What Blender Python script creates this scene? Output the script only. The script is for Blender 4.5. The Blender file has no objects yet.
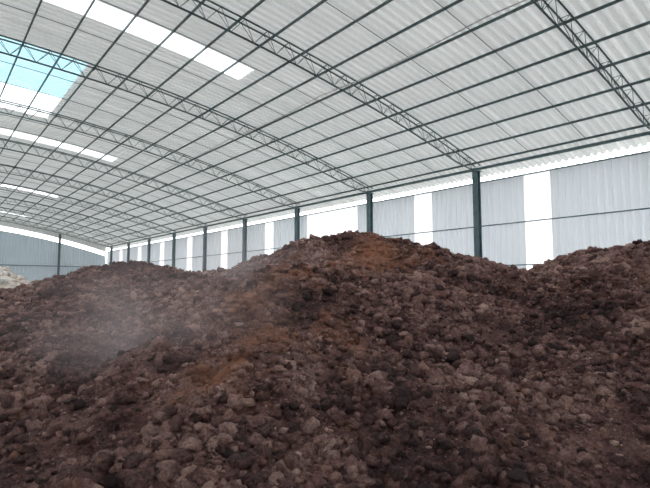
import bpy, math, numpy as np
from mathutils import Vector
rng = np.random.default_rng(7)
scene = bpy.context.scene
scene.view_settings.view_transform = 'Standard'

EYE = 1.7
HW = 17.0            # half width of the hall
Y0, Y1 = -24.7, 62.0 # hall length
def roof_z(x): return EYE + 7.6 - 2.75*(abs(x)/HW)**1.9

# ------------------------------------------------------------ materials
def new_mat(name):
    m = bpy.data.materials.new(name); m.use_nodes = True
    nt = m.node_tree; nt.nodes.clear()
    out = nt.nodes.new('ShaderNodeOutputMaterial')
    return m, nt, out
def N(nt, t, **kw):
    n = nt.nodes.new(t)
    for k, v in kw.items(): setattr(n, k, v)
    return n
def ramp(nt, stops):
    r = nt.nodes.new('ShaderNodeValToRGB')
    el = r.color_ramp.elements
    el[0].position, el[0].color = stops[0][0], (*stops[0][1], 1)
    el[1].position, el[1].color = stops[-1][0], (*stops[-1][1], 1)
    for p, c in stops[1:-1]:
        e = el.new(p); e.color = (*c, 1)
    return r

def sheet_mat(name, c1, c2, trans_col, trans, scale=(0.35, 1.2, 0.35)):
    m, nt, out = new_mat(name)
    tc = N(nt, 'ShaderNodeTexCoord'); mp = N(nt, 'ShaderNodeMapping'); mp.inputs['Scale'].default_value = scale
    no = N(nt, 'ShaderNodeTexNoise'); no.inputs['Scale'].default_value = 1.0; no.inputs['Detail'].default_value = 5
    r = ramp(nt, [(0.3, c1), (0.7, c2)])
    nt.links.new(tc.outputs['Object'], mp.inputs[0]); nt.links.new(mp.outputs[0], no.inputs['Vector']); nt.links.new(no.outputs['Fac'], r.inputs[0])
    b = N(nt, 'ShaderNodeBsdfPrincipled'); b.inputs['Roughness'].default_value = 0.55
    nt.links.new(r.outputs[0], b.inputs['Base Color'])
    t = N(nt, 'ShaderNodeBsdfTranslucent'); t.inputs[0].default_value = (*trans_col, 1)
    mx = N(nt, 'ShaderNodeMixShader'); mx.inputs[0].default_value = trans
    nt.links.new(b.outputs[0], mx.inputs[1]); nt.links.new(t.outputs[0], mx.inputs[2]); nt.links.new(mx.outputs[0], out.inputs[0])
    return m

def plain_mat(name, c1, c2, rough=0.5, metal=0.0, scale=4.0):
    m, nt, out = new_mat(name)
    tc = N(nt, 'ShaderNodeTexCoord')
    no = N(nt, 'ShaderNodeTexNoise'); no.inputs['Scale'].default_value = scale; no.inputs['Detail'].default_value = 6
    r = ramp(nt, [(0.35, c1), (0.65, c2)])
    nt.links.new(tc.outputs['Object'], no.inputs['Vector']); nt.links.new(no.outputs['Fac'], r.inputs[0])
    b = N(nt, 'ShaderNodeBsdfPrincipled'); b.inputs['Roughness'].default_value = rough; b.inputs['Metallic'].default_value = metal
    nt.links.new(r.outputs[0], b.inputs['Base Color']); nt.links.new(b.outputs[0], out.inputs[0])
    return m

M_ROOF = sheet_mat('roof_sheet_metal', (0.46, 0.50, 0.485), (0.74, 0.765, 0.75), (0.93, 0.955, 0.94), 0.145, (0.25, 3.0, 0.25))
M_WALL = sheet_mat('wall_sheet_metal', (0.66, 0.70, 0.73), (0.77, 0.80, 0.82), (0.86, 0.92, 0.97), 0.27, (1, 1, 0.3))
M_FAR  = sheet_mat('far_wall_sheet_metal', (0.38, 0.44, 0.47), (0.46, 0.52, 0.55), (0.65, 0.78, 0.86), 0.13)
M_SKY  = sheet_mat('translucent_frp', (0.8, 0.85, 0.87), (0.9, 0.92, 0.93), (0.97, 0.99, 1.0), 0.85)
M_SKYB = sheet_mat('translucent_frp_blue', (0.55, 0.8, 0.9), (0.75, 0.9, 0.95), (0.55, 0.82, 0.90), 0.42, (0.5, 1.0, 1))
M_STEEL = plain_mat('painted_steel_teal', (0.075, 0.12, 0.125), (0.11, 0.165, 0.17), 0.5)
M_COL = plain_mat('column_paint_teal', (0.12, 0.20, 0.22), (0.18, 0.27, 0.29), 0.5)
M_FLOOR = plain_mat('dirty_concrete', (0.10, 0.085, 0.075), (0.20, 0.18, 0.16), 0.9, 0, 0.8)
M_WIRE = plain_mat('cable_sheath', (0.5, 0.5, 0.5), (0.6, 0.6, 0.6), 0.6)

def compost_mat(name, dark, mid, light, rust, damp=0.5):
    m, nt, out = new_mat(name)
    tc = N(nt, 'ShaderNodeTexCoord')
    n0 = N(nt, 'ShaderNodeTexNoise'); n0.inputs['Scale'].default_value = 0.45; n0.inputs['Detail'].default_value = 4; n0.inputs['Roughness'].default_value = 0.6
    n1 = N(nt, 'ShaderNodeTexNoise'); n1.inputs['Scale'].default_value = 1.6; n1.inputs['Detail'].default_value = 9; n1.inputs['Roughness'].default_value = 0.78
    n2 = N(nt, 'ShaderNodeTexNoise'); n2.inputs['Scale'].default_value = 34; n2.inputs['Detail'].default_value = 6; n2.inputs['Roughness'].default_value = 0.8
    for n in (n0, n1, n2): nt.links.new(tc.outputs['Object'], n.inputs['Vector'])
    ad = N(nt, 'ShaderNodeMath', operation='MULTIPLY_ADD'); ad.inputs[1].default_value = 0.5
    mu = N(nt, 'ShaderNodeMath', operation='MULTIPLY'); mu.inputs[1].default_value = 0.5
    nt.links.new(n2.outputs['Fac'], mu.inputs[0]); nt.links.new(n1.outputs['Fac'], ad.inputs[0]); nt.links.new(mu.outputs[0], ad.inputs[2])
    a1 = N(nt, 'ShaderNodeMath', operation='MULTIPLY_ADD'); a1.inputs[1].default_value = damp
    s0 = N(nt, 'ShaderNodeMath', operation='SUBTRACT'); s0.inputs[1].default_value = 0.5
    nt.links.new(n0.outputs['Fac'], s0.inputs[0]); nt.links.new(s0.outputs[0], a1.inputs[0]); nt.links.new(ad.outputs[0], a1.inputs[2])
    tn = N(nt, 'ShaderNodeAttribute'); tn.attribute_name = 'tone'
    a2 = N(nt, 'ShaderNodeMath', operation='ADD'); nt.links.new(a1.outputs[0], a2.inputs[0]); nt.links.new(tn.outputs['Fac'], a2.inputs[1])
    r = ramp(nt, [(0.37, dark), (0.48, mid), (0.61, light), (0.76, tuple(min(1, c*1.7) for c in light))])
    nt.links.new(a2.outputs[0], r.inputs[0])
    at = N(nt, 'ShaderNodeAttribute'); at.attribute_name = 'rust'
    mx = N(nt, 'ShaderNodeMix', data_type='RGBA'); mx.inputs[7].default_value = (*rust, 1)
    n3 = N(nt, 'ShaderNodeTexNoise'); n3.inputs['Scale'].default_value = 4; n3.inputs['Detail'].default_value = 10; n3.inputs['Roughness'].default_value = 0.85
    nt.links.new(tc.outputs['Object'], n3.inputs['Vector'])
    sm = N(nt, 'ShaderNodeMath', operation='MULTIPLY_ADD'); sm.inputs[1].default_value = 0.21; nt.links.new(at.outputs['Fac'], sm.inputs[0]); nt.links.new(n3.outputs['Fac'], sm.inputs[2])
    r3 = ramp(nt, [(0.54, (0, 0, 0)), (0.74, (0.8, 0.8, 0.8))]); nt.links.new(sm.outputs[0], r3.inputs[0])
    nt.links.new(r3.outputs[0], mx.inputs[0]); nt.links.new(r.outputs[0], mx.inputs[6])
    b = N(nt, 'ShaderNodeBsdfPrincipled'); b.inputs['Roughness'].default_value = 0.75
    nt.links.new(mx.outputs[2], b.inputs['Base Color'])
    bu = N(nt, 'ShaderNodeBump'); bu.inputs['Strength'].default_value = 1.0; bu.inputs['Distance'].default_value = 0.05
    nt.links.new(n2.outputs['Fac'], bu.inputs['Height']); nt.links.new(bu.outputs[0], b.inputs['Normal'])
    nt.links.new(b.outputs[0], out.inputs[0])
    return m
M_COMP = compost_mat('compost', (0.048, 0.020, 0.021), (0.25, 0.118, 0.108), (0.64, 0.40, 0.345), (0.62, 0.27, 0.15))
M_SAW = compost_mat('sawdust', (0.90, 0.70, 0.60), (1.0, 0.87, 0.78), (1.0, 0.92, 0.85), (0.95, 0.72, 0.62), 0.2)

# ------------------------------------------------------------ mesh helpers
def mesh_obj(name, verts, faces, mat, smooth=False, parent=None):
    me = bpy.data.meshes.new(name)
    me.from_pydata([tuple(v) for v in verts], [], [tuple(f) for f in faces])
    me.materials.append(mat)
    if smooth: me.shade_smooth()
    me.update()
    ob = bpy.data.objects.new(name, me); scene.collection.objects.link(ob)
    if parent: ob.parent = parent
    return ob

class Geo:
    def __init__(s): s.v = []; s.f = []
    def tube(s, a, b, r, n=6, up=None, w=None, h=None):
        a = Vector(a); b = Vector(b); d = (b-a).normalized()
        u = Vector((0, 0, 1)) if abs(d.z) < 0.95 else Vector((1, 0, 0))
        x = d.cross(u).normalized(); y = x.cross(d).normalized()
        base = len(s.v)
        if w is not None:
            offs = [(-w/2, -h/2), (w/2, -h/2), (w/2, h/2), (-w/2, h/2)]; n = 4
        else:
            offs = [(r*math.cos(2*math.pi*i/n), r*math.sin(2*math.pi*i/n)) for i in range(n)]
        for p in (a, b):
            for ox, oy in offs: s.v.append(p + x*ox + y*oy)
        for i in range(n):
            j = (i+1) % n
            s.f.append((base+i, base+j, base+n+j, base+n+i))
        s.f.append(tuple(base+i for i in reversed(range(n)))); s.f.append(tuple(base+n+i for i in range(n)))
    def box(s, lo, hi):
        b = len(s.v)
        for z in (lo[2], hi[2]):
            for x, y in ((lo[0], lo[1]), (hi[0], lo[1]), (hi[0], hi[1]), (lo[0], hi[1])): s.v.append(Vector((x, y, z)))
        for f in ((3, 2, 1, 0), (4, 5, 6, 7), (0, 1, 5, 4), (1, 2, 6, 5), (2, 3, 7, 6), (3, 0, 4, 7)):
            s.f.append(tuple(b+i for i in f))
    def obj(s, name, mat, smooth=False): return mesh_obj(name, s.v, s.f, mat, smooth)

def corr_profile(a, b, period=0.25, depth=0.035):
    pts = []
    n = int(round((b-a)/period))
    for i in range(n):
        s = a + i*period
        pts += [(s, 0), (s+period*.5, 0), (s+period*.62, depth), (s+period*.88, depth)]
    pts.append((a+n*period, 0))
    return pts

# ------------------------------------------------------------ roof sheets with skylights
sky_rects = [(-9, 8, 13.5, 14.5, M_SKY), (-9, 8, 27.75, 28.75, M_SKY),
             (-9, 8, 42.25, 43.25, M_SKY), (-9, 8, 56.75, 57.75, M_SKY),
             (-9, 8, -1.0, 0.0, M_SKY), (-9, 8, -15.5, -14.5, M_SKY),
             (-4, 4, 17.5, 21.5, M_SKYB), (-4, 4, 21.5, 24.5, M_SKY)]
prof = corr_profile(-25.0, 63.0, 0.25, 0.085)
xs = list(range(-18, 19))
rv = []
for (y, d) in prof:
    for x in xs: rv.append((x, y, roof_z(x)+d))
nx = len(xs)
def which(xc, yc):
    for i, (xa, xb, ya, yb, mt) in enumerate(sky_rects):
        if xa < xc < xb and ya < yc < yb: return i
    return -1
buckets = {i: [] for i in range(-1, len(sky_rects))}
for j in range(len(prof)-1):
    yc = (prof[j][0]+prof[j+1][0])/2
    for i in range(nx-1):
        buckets[which(xs[i]+0.5, yc)].append((j*nx+i, j*nx+i+1, (j+1)*nx+i+1, (j+1)*nx+i))
def sub_mesh(name, verts, faces, mat):
    used = sorted({i for f in faces for i in f}); mp = {u: k for k, u in enumerate(used)}
    return mesh_obj(name, [verts[u] for u in used], [tuple(mp[i] for i in f) for f in faces], mat)
sub_mesh('ceiling', rv, buckets[-1], M_ROOF)
for i, r in enumerate(sky_rects): sub_mesh('skylight_panel', rv, buckets[i], r[4])

# purlins + sag rods
g = Geo()
PX = [i*1.05 for i in range(-16, 17)]
for x in PX:
    z = roof_z(x)-0.05
    g.tube((x, Y0, z), (x, Y1, z), 0, w=0.035, h=0.07)
g.obj('roof_purlins', M_STEEL)
frames = [11.3 + 6*n - (0.2 if n < 0 else 0) for n in range(-6, 9)]
g = Geo()
for t in frames:
    for off in (2.0, 4.0):
        y = t+off
        if y > Y1: continue
        for a, b in zip(PX[:-1], PX[1:]): g.tube((a, y, roof_z(a)-0.06), (b, y, roof_z(b)-0.06), 0.012, 5)
g.obj('roof_sag_rods', M_STEEL)

# trusses
def truss(t):
    g = Geo(); n = 48
    X = np.linspace(-HW+0.1, HW-0.1, n+1)
    top = lambda x: roof_z(x)-0.12
    def bot(x):
        e = min(1.0, (HW-abs(x))/1.2)
        return roof_z(x)-0.12-0.2-0.26*e
    s = 0.12
    for i in range(n):
        a, b = X[i], X[i+1]
        for sy in (-s, s): g.tube((a, t+sy, top(a)), (b, t+sy, top(b)), 0.024)
        g.tube((a, t, bot(a)), (b, t, bot(b)), 0.028)
        m = (a+b)/2
        for sy in (-s, s):
            g.tube((a, t+sy, top(a)), (m, t, bot(m)), 0.009, 5)
            g.tube((m, t, bot(m)), (b, t+sy, top(b)), 0.009, 5)
        g.tube((a, t-s, top(a)), (a, t+s, top(a)), 0.009, 5)
    return g.obj('roof_truss', M_STEEL)
for t in frames: truss(t)

# columns : H section with base and cap plates
def column(x, y, ztop):
    g = Geo(); w = 0.11
    g.box((x-w, y-w, 0.02), (x-w+0.025, y+w, ztop)); g.box((x+w-0.025, y-w, 0.02), (x+w, y+w, ztop))
    g.box((x-w+0.02, y-0.012, 0.02), (x+w-0.02, y+0.012, ztop))
    g.box((x-0.2, y-0.2, 0), (x+0.2, y+0.2, 0.03)); g.box((x-0.15, y-0.15, ztop), (x+0.15, y+0.15, ztop+0.03))
    return g.obj('steel_column', M_COL)
for t in frames:
    for sx in (-1, 1): column(sx*(HW-0.2), t, roof_z(HW)-0.34)

# ------------------------------------------------------------ walls
WT = 5.85   # sheet top
def wall_x(name, x, gaps, sgn):
    prof = corr_profile(-25, 62, 0.25, 0.05)
    v = []; zs = [0, 2, 4, WT]
    for (y, d) in prof:
        for z in zs: v.append((x+sgn*d, y, z))
    n = len(zs); F = []; W = {i: [] for i in range(len(gaps))}
    for j in range(len(prof)-1):
        yc = (prof[j][0]+prof[j+1][0])/2
        k = next((i for i, (a, b) in enumerate(gaps) if a < yc < b), -1)
        for i in range(n-1):
            f = (j*n+i, j*n+i+1, (j+1)*n+i+1, (j+1)*n+i)
            if k < 0: F.append(f)
            elif zs[i] >= 1: W[k].append(f)
            else: F.append(f)
    sub_mesh(name, v, F, M_WALL)
    return v, W
gaps = [(-16.5, -15.5), (-9.75, -8.75), (-3.5, -2.5), (2.5, 3.5), (8.5, 9.5), (13.75, 14.75), (18.5, 22.75), (26.25, 27.25), (32.25, 33.25), (38.25, 39.25), (44.25, 45.25), (50.25, 51.25), (56.25, 57.25)]
v, W = wall_x('wall_right', HW+0.1, gaps, 1)
k = 1
for i in W: sub_mesh('window_%d' % k, v, W[i], M_SKY); k += 1
v, W = wall_x('wall_left', -HW-0.1, gaps, -1)
for i in W: sub_mesh('window_%d' % k, v, W[i], M_SKY); k += 1
for sx in (1, -1):
    g = Geo()
    for z in (0.9, 2.5, 4.07, 5.8):
        g.tube((sx*(HW+0.06), -25, z), (sx*(HW+0.06), 62, z), 0, w=0.04, h=0.04)
    g.tube((sx*(HW-0.02), -25, roof_z(HW)-0.2), (sx*(HW-0.02), 62, roof_z(HW)-0.2), 0, w=0.08, h=0.10)
    g.obj('wall_girts', M_COL)

def wall_y(name, y, sgn, lo, hi, mat):
    prof = corr_profile(-17, 17)
    v = []; F = []
    for (x, d) in prof:
        for z in (lo(x), (lo(x)+hi(x))/2, hi(x)): v.append((x, y+sgn*d, z))
    for j in range(len(prof)-1):
        for i in range(2): F.append((j*3+i, j*3+i+1, (j+1)*3+i+1, (j+1)*3+i))
    mesh_obj(name, v, F, mat)
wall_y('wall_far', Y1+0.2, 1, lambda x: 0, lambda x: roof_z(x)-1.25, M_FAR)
wall_y('wall_far_gable', Y1+0.2, 1, lambda x: roof_z(x)-0.75, lambda x: roof_z(x)+0.02, M_ROOF)
wall_y('wall_near', -25.0, -1, lambda x: 0, lambda x: roof_z(x)-0.5, M_WALL)
g = Geo()
for x in (-12, -6, 0, 6, 12):
    g.box((x-0.1, Y1-0.15, 0), (x+0.1, Y1+0.1, roof_z(x)-0.3))
for z in (2, 4): g.tube((-17, Y1+0.12, z), (17, Y1+0.12, z), 0, w=0.08, h=0.08)
g.obj('end_wall_frame', M_STEEL)

# overhead cable
g = Geo()
pts = [(9.5, -6+i*2.0, roof_z(9.5)-0.70-0.10*math.sin((i % 3)/3*math.pi)) for i in range(34)]
for a, b in zip(pts[:-1], pts[1:]): g.tube(a, b, 0.014, 5)
g.obj('overhead_cable', M_WIRE)

# floor + outside ground
mesh_obj('floor', [(-17.3, -25.3, 0), (17.3, -25.3, 0), (17.3, 62.5, 0), (-17.3, 62.5, 0)], [(0, 1, 2, 3)], M_FLOOR)
mesh_obj('ground_outside', [(-150, -150, -0.05), (150, -150, -0.05), (150, 200, -0.05), (-150, 200, -0.05)], [(0, 1, 2, 3)], M_FLOOR)

# ------------------------------------------------------------ compost heaps
C, S = math.cos(math.radians(39)), math.sin(math.radians(39))
def wp(R, F): return (F*S + R*C, F*C - R*S)   # site frame turned 39 deg to the hall axis

def vnoise(x, y, seed):
    ix = np.floor(x).astype(np.int64); iy = np.floor(y).astype(np.int64); fx = x-ix; fy = y-iy
    fx = fx*fx*(3-2*fx); fy = fy*fy*(3-2*fy)
    def h(a, b):
        k = (a*374761393 + b*668265263 + seed*974634777) & 0xffffffff
        k = ((k ^ (k >> 13))*1274126177) & 0xffffffff
        return ((k ^ (k >> 16)) & 0xffff)/65535.0*2-1
    return (h(ix, iy)*(1-fx)+h(ix+1, iy)*fx)*(1-fy)+(h(ix, iy+1)*(1-fx)+h(ix+1, iy+1)*fx)*fy
def fbm(x, y, sc, seed, octs=3):
    o = 0; a = 1; t = 0
    for i in range(octs):
        o = o + a*vnoise(x/sc+i*17.3, y/sc-i*9.1, seed+i); t += a; a *= 0.5; sc *= 0.5
    return o/t

import bmesh
def ico(sub):
    bm = bmesh.new(); bmesh.ops.create_icosphere(bm, subdivisions=sub, radius=1.0)
    v = np.array([q.co[:] for q in bm.verts]); f = np.array([[q.index for q in p.verts] for p in bm.faces]); bm.free()
    return v, f
ICO = {1: ico(1), 2: ico(2)}

def build_heap(name, crest, k, mat, seed, nlump, res=0.04, rr=0.5, rust=(), lump=(0.009, 0.070), fmax=12.5):
    P = []
    for (a, b) in zip(crest[:-1], crest[1:]):
        if a is None or b is None: continue
        for s in np.linspace(0, 1, 9): P.append([a[i]*(1-s)+b[i]*s for i in range(3)])
    P = np.array(P)
    W = np.array([wp(p[0], p[1]) for p in P]); H = P[:, 2]
    m = H.max()/k+0.6
    x0, x1 = W[:, 0].min()-m, W[:, 0].max()+m; y0, y1 = W[:, 1].min()-m, W[:, 1].max()+m
    gx = np.arange(x0, x1, res); gy = np.arange(y0, y1, res)
    X, Y = np.meshgrid(gx, gy)
    wx = X+0.45*fbm(X, Y, 1.3, seed+50, 4); wy = Y+0.45*fbm(X, Y, 1.3, seed+60, 4)
    z = np.full(X.shape, -9.0)
    for (cx, cy), h in zip(W, H):
        d2 = (wx-cx)**2+(wy-cy)**2
        z = np.maximum(z, h - k*(np.sqrt(d2+rr*rr)-rr))
    n = 0.24*fbm(X, Y, 1.6, seed) + 0.12*fbm(X, Y, 0.55, seed+9) + 0.05*np.abs(fbm(X, Y, 0.28, seed+19)) + 0.055*fbm(X, Y, 0.12, seed+29, 2)
    Z = z + n*np.clip(z*2+0.3, 0, 1)
    keep = Z > -0.05
    fk = keep[:-1, :-1] & keep[1:, :-1] & keep[:-1, 1:] & keep[1:, 1:]
    idx = np.arange(X.size).reshape(X.shape)
    quads = np.stack([idx[:-1, :-1], idx[:-1, 1:], idx[1:, 1:], idx[1:, :-1]], -1)[fk]
    used = np.unique(quads); remap = np.zeros(X.size, int); remap[used] = np.arange(len(used))
    V = np.stack([X.ravel(), Y.ravel(), Z.ravel()], -1)[used]; quads = remap[quads]
    allV = [V]; tris = []; off = len(V)
    tone = [fbm(V[:, 0], V[:, 1], 0.16, seed+91, 2)*0.05-0.03]
    cand = V[rng.integers(0, len(V), nlump*7)]
    Fc = cand[:, 0]*S + cand[:, 1]*C; Rc = cand[:, 0]*C - cand[:, 1]*S
    cand = cand[(cand[:, 2] > 0.02) & (Fc < fmax) & (np.abs(Rc) < 0.7*np.abs(Fc)+2.5)]
    dens = fbm(cand[:, 0], cand[:, 1], 1.1, seed+77)
    cand = cand[rng.random(len(cand)) < np.clip(0.65+0.9*dens, 0.35, 1)][:nlump]
    cand[:, :2] += rng.uniform(-res/2, res/2, (len(cand), 2))
    dens = fbm(cand[:, 0], cand[:, 1], 1.1, seed+77)
    u = rng.random(len(cand))
    size = lump[0]*(lump[1]/lump[0])**(u**4.5)*(1+0.5*dens)
    for lvl, sel in ((1, size < 0.04), (2, size >= 0.04)):
        c = cand[sel]; s = size[sel]; iv, itf = ICO[lvl]; M = len(c)
        if M == 0: continue
        jit = 1 + rng.normal(0, 0.2, (M, len(iv), 1))
        sc = np.exp(rng.normal(0, 0.30 if lvl == 1 else 0.2, (M, 1, 3)))
        ang = rng.random(M)*6.283; ca, sa = np.cos(ang)[:, None], np.sin(ang)[:, None]
        p = iv[None]*jit*sc*s[:, None, None]
        px = p[..., 0]*ca - p[..., 1]*sa; py = p[..., 0]*sa + p[..., 1]*ca
        p = np.stack([px, py, p[..., 2]*0.8], -1) + c[:, None, :]
        p[..., 2] += (s*0.25)[:, None]
        allV.append(p.reshape(-1, 3))
        tv = rng.normal(0.0, 0.055, M); chip = rng.random(M) < 0.06; tv[chip & (s < 0.025)] += 0.16
        tv[s > 0.035] -= 0.02
        tone.append(np.repeat(tv, len(iv)))
        tris.append((itf[None]+(np.arange(M)*len(iv))[:, None, None]+off).reshape(-1, 3)); off += M*len(iv)
    V = np.concatenate(allV); T = np.concatenate(tris)
    me = bpy.data.meshes.new(name)
    nl = len(quads)*4+len(T)*3
    me.vertices.add(len(V)); me.vertices.foreach_set('co', V.astype(np.float32).ravel())
    me.loops.add(nl); me.loops.foreach_set('vertex_index', np.concatenate([quads.ravel(), T.ravel()]).astype(np.int32))
    me.polygons.add(len(quads)+len(T))
    ls = np.concatenate([np.arange(len(quads))*4, len(quads)*4+np.arange(len(T))*3]).astype(np.int32)
    me.polygons.foreach_set('loop_start', ls)
    me.update(calc_edges=True)
    at = me.attributes.new('rust', 'FLOAT', 'POINT')
    rv_ = np.zeros(len(V))
    for (R, F, rad, a) in rust:
        cx, cy = wp(R, F); rv_ = np.maximum(rv_, a*np.exp(-((V[:, 0]-cx)**2+(V[:, 1]-cy)**2)/rad**2))
    at.data.foreach_set('value', rv_.astype(np.float32))
    at = me.attributes.new('tone', 'FLOAT', 'POINT')
    at.data.foreach_set('value', np.concatenate(tone).astype(np.float32))
    me.materials.append(mat)
    ob = bpy.data.objects.new(name, me); scene.collection.objects.link(ob)
    return ob

RUST = [(0.9, 8.3, 0.6, 1), (0.3, 7.6, 0.5, .8), (-0.5, 6.6, 0.5, .9), (-0.9, 6.0, 0.45, 1), (-.6, 5.3, 0.4, .9), (0.2, 5.5, 0.4, .6), (1.6, 8.4, .5, .5), (-.6, 8.6, .5, .6), (-1.0, 4.6, .4, .7)]
build_heap('compost_heap', [(-1.7, 10, 1.86), (-1.0, 10, 2.2), (-.3, 9.8, 2.56), (.67, 9.5, 2.63), (1.38, 9.2, 2.5), (2.07, 9, 2.18), (2.64, 8.8, 1.86), (3.0, 8.5, 1.6),
                            None, (.4, 9, 2.45), (-.4, 7, 1.75), (-.9, 5.6, 1.15)], 0.44, M_COMP, 3, 170000, 0.036, rust=RUST, fmax=11.5)
build_heap('compost_heap', [(-8, 8, 1.0), (-6.2, 9, 1.2), (-5.5, 10, 1.66), (-4.7, 10.5, 1.95), (-3.85, 11, 2.08), (-2.75, 11, 1.98), (-1.8, 11, 1.9),
                            None, (-4.5, 9.5, 1.65), (-4, 7, 1.15), (-3, 5.5, .8)], 0.38, M_COMP, 11, 140000, 0.04)
build_heap('compost_heap', [(3.5, 9.0, 1.70), (4.0, 8.6, 1.95), (4.5, 8.1, 2.22), (5.07, 7.8, 2.36), (6.0, 7.4, 2.4), (7.0, 7.0, 2.3),
                            None, (4.5, 7.8, 2.1), (4.2, 5.8, 1.3)], 0.50, M_COMP, 23, 140000, 0.04, rust=[(4.5, 6.5, .6, .4)], fmax=11)
build_heap('sawdust_heap', [(-19.0, 22, 2.5), (-15.6, 22, 2.65), (-14.1, 21.8, 2.45)], 0.9, M_SAW, 31, 5000, 0.08, fmax=30, lump=(0.03, 0.16))

# ------------------------------------------------------------ steam rising off the warm compost (absorbing volumes with a built-in glow)
def glowing_steam(name, R, F, z, sx, sy, sz, dens, seed):
    bm = bmesh.new(); bmesh.ops.create_icosphere(bm, subdivisions=3, radius=1.0)
    me = bpy.data.meshes.new(name); bm.to_mesh(me); bm.free()
    ob = bpy.data.objects.new(name, me); scene.collection.objects.link(ob)
    x, y = wp(R, F); ob.location = (x, y, z); ob.scale = (sx, sy, sz); ob.rotation_euler = (0, 0, -math.radians(39))
    m, nt, out = new_mat('glowing_steam'); me.materials.append(m)
    tc = N(nt, 'ShaderNodeTexCoord')
    ln = N(nt, 'ShaderNodeVectorMath', operation='LENGTH'); nt.links.new(tc.outputs['Object'], ln.inputs[0])
    mr = N(nt, 'ShaderNodeMapRange'); mr.inputs[1].default_value = 1.0; mr.inputs[2].default_value = 0.0; mr.inputs[3].default_value = 0; mr.inputs[4].default_value = 1
    nt.links.new(ln.outputs['Value'], mr.inputs[0])
    no = N(nt, 'ShaderNodeTexNoise', noise_dimensions='4D'); no.inputs['W'].default_value = seed; no.inputs['Scale'].default_value = 2.2; no.inputs['Detail'].default_value = 3; no.inputs['Distortion'].default_value = 0.8
    nt.links.new(tc.outputs['Object'], no.inputs['Vector'])
    r = ramp(nt, [(0.40, (0.08, 0.08, 0.08)), (0.7, (1, 1, 1))]); nt.links.new(no.outputs['Fac'], r.inputs[0])
    m1 = N(nt, 'ShaderNodeMath', operation='MULTIPLY'); nt.links.new(mr.outputs[0], m1.inputs[0]); nt.links.new(r.outputs[0], m1.inputs[1])
    m2 = N(nt, 'ShaderNodeMath', operation='MULTIPLY'); m2.inputs[1].default_value = dens; nt.links.new(m1.outputs[0], m2.inputs[0])
    va = N(nt, 'ShaderNodeVolumeAbsorption'); va.inputs['Color'].default_value = (0, 0, 0, 1); nt.links.new(m2.outputs[0], va.inputs['Density'])
    em = N(nt, 'ShaderNodeEmission'); em.inputs[0].default_value = (0.40, 0.36, 0.365, 1); nt.links.new(m2.outputs[0], em.inputs['Strength'])  # emission stands in for daylight scattered by the vapour
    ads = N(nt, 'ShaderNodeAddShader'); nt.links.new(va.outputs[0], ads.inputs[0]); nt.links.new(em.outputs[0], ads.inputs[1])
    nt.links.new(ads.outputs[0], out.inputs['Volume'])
glowing_steam('glowing_steam_wisp', -1.9, 5.4, 1.3, 1.9, 0.9, 1.3, 0.75, 1.3)
glowing_steam('glowing_steam_wisp', -1.1, 7.6, 2.0, 1.3, 0.8, 0.8, 0.7, 4.1)

# ------------------------------------------------------------ light : bright overcast sky
w = bpy.data.worlds.new('sky'); scene.world = w; w.use_nodes = True
bg = w.node_tree.nodes['Background']; bg.inputs[0].default_value = (0.98, 0.985, 1.0, 1); bg.inputs[1].default_value = 3.5

cam = bpy.data.cameras.new('camera'); co = bpy.data.objects.new('camera', cam); scene.collection.objects.link(co)
cam.sensor_width = 36; cam.lens = 500/650*36; cam.clip_end = 500
co.location = (0, 0, EYE); co.rotation_euler = (math.radians(94.9), 0, math.radians(-39))
scene.camera = co
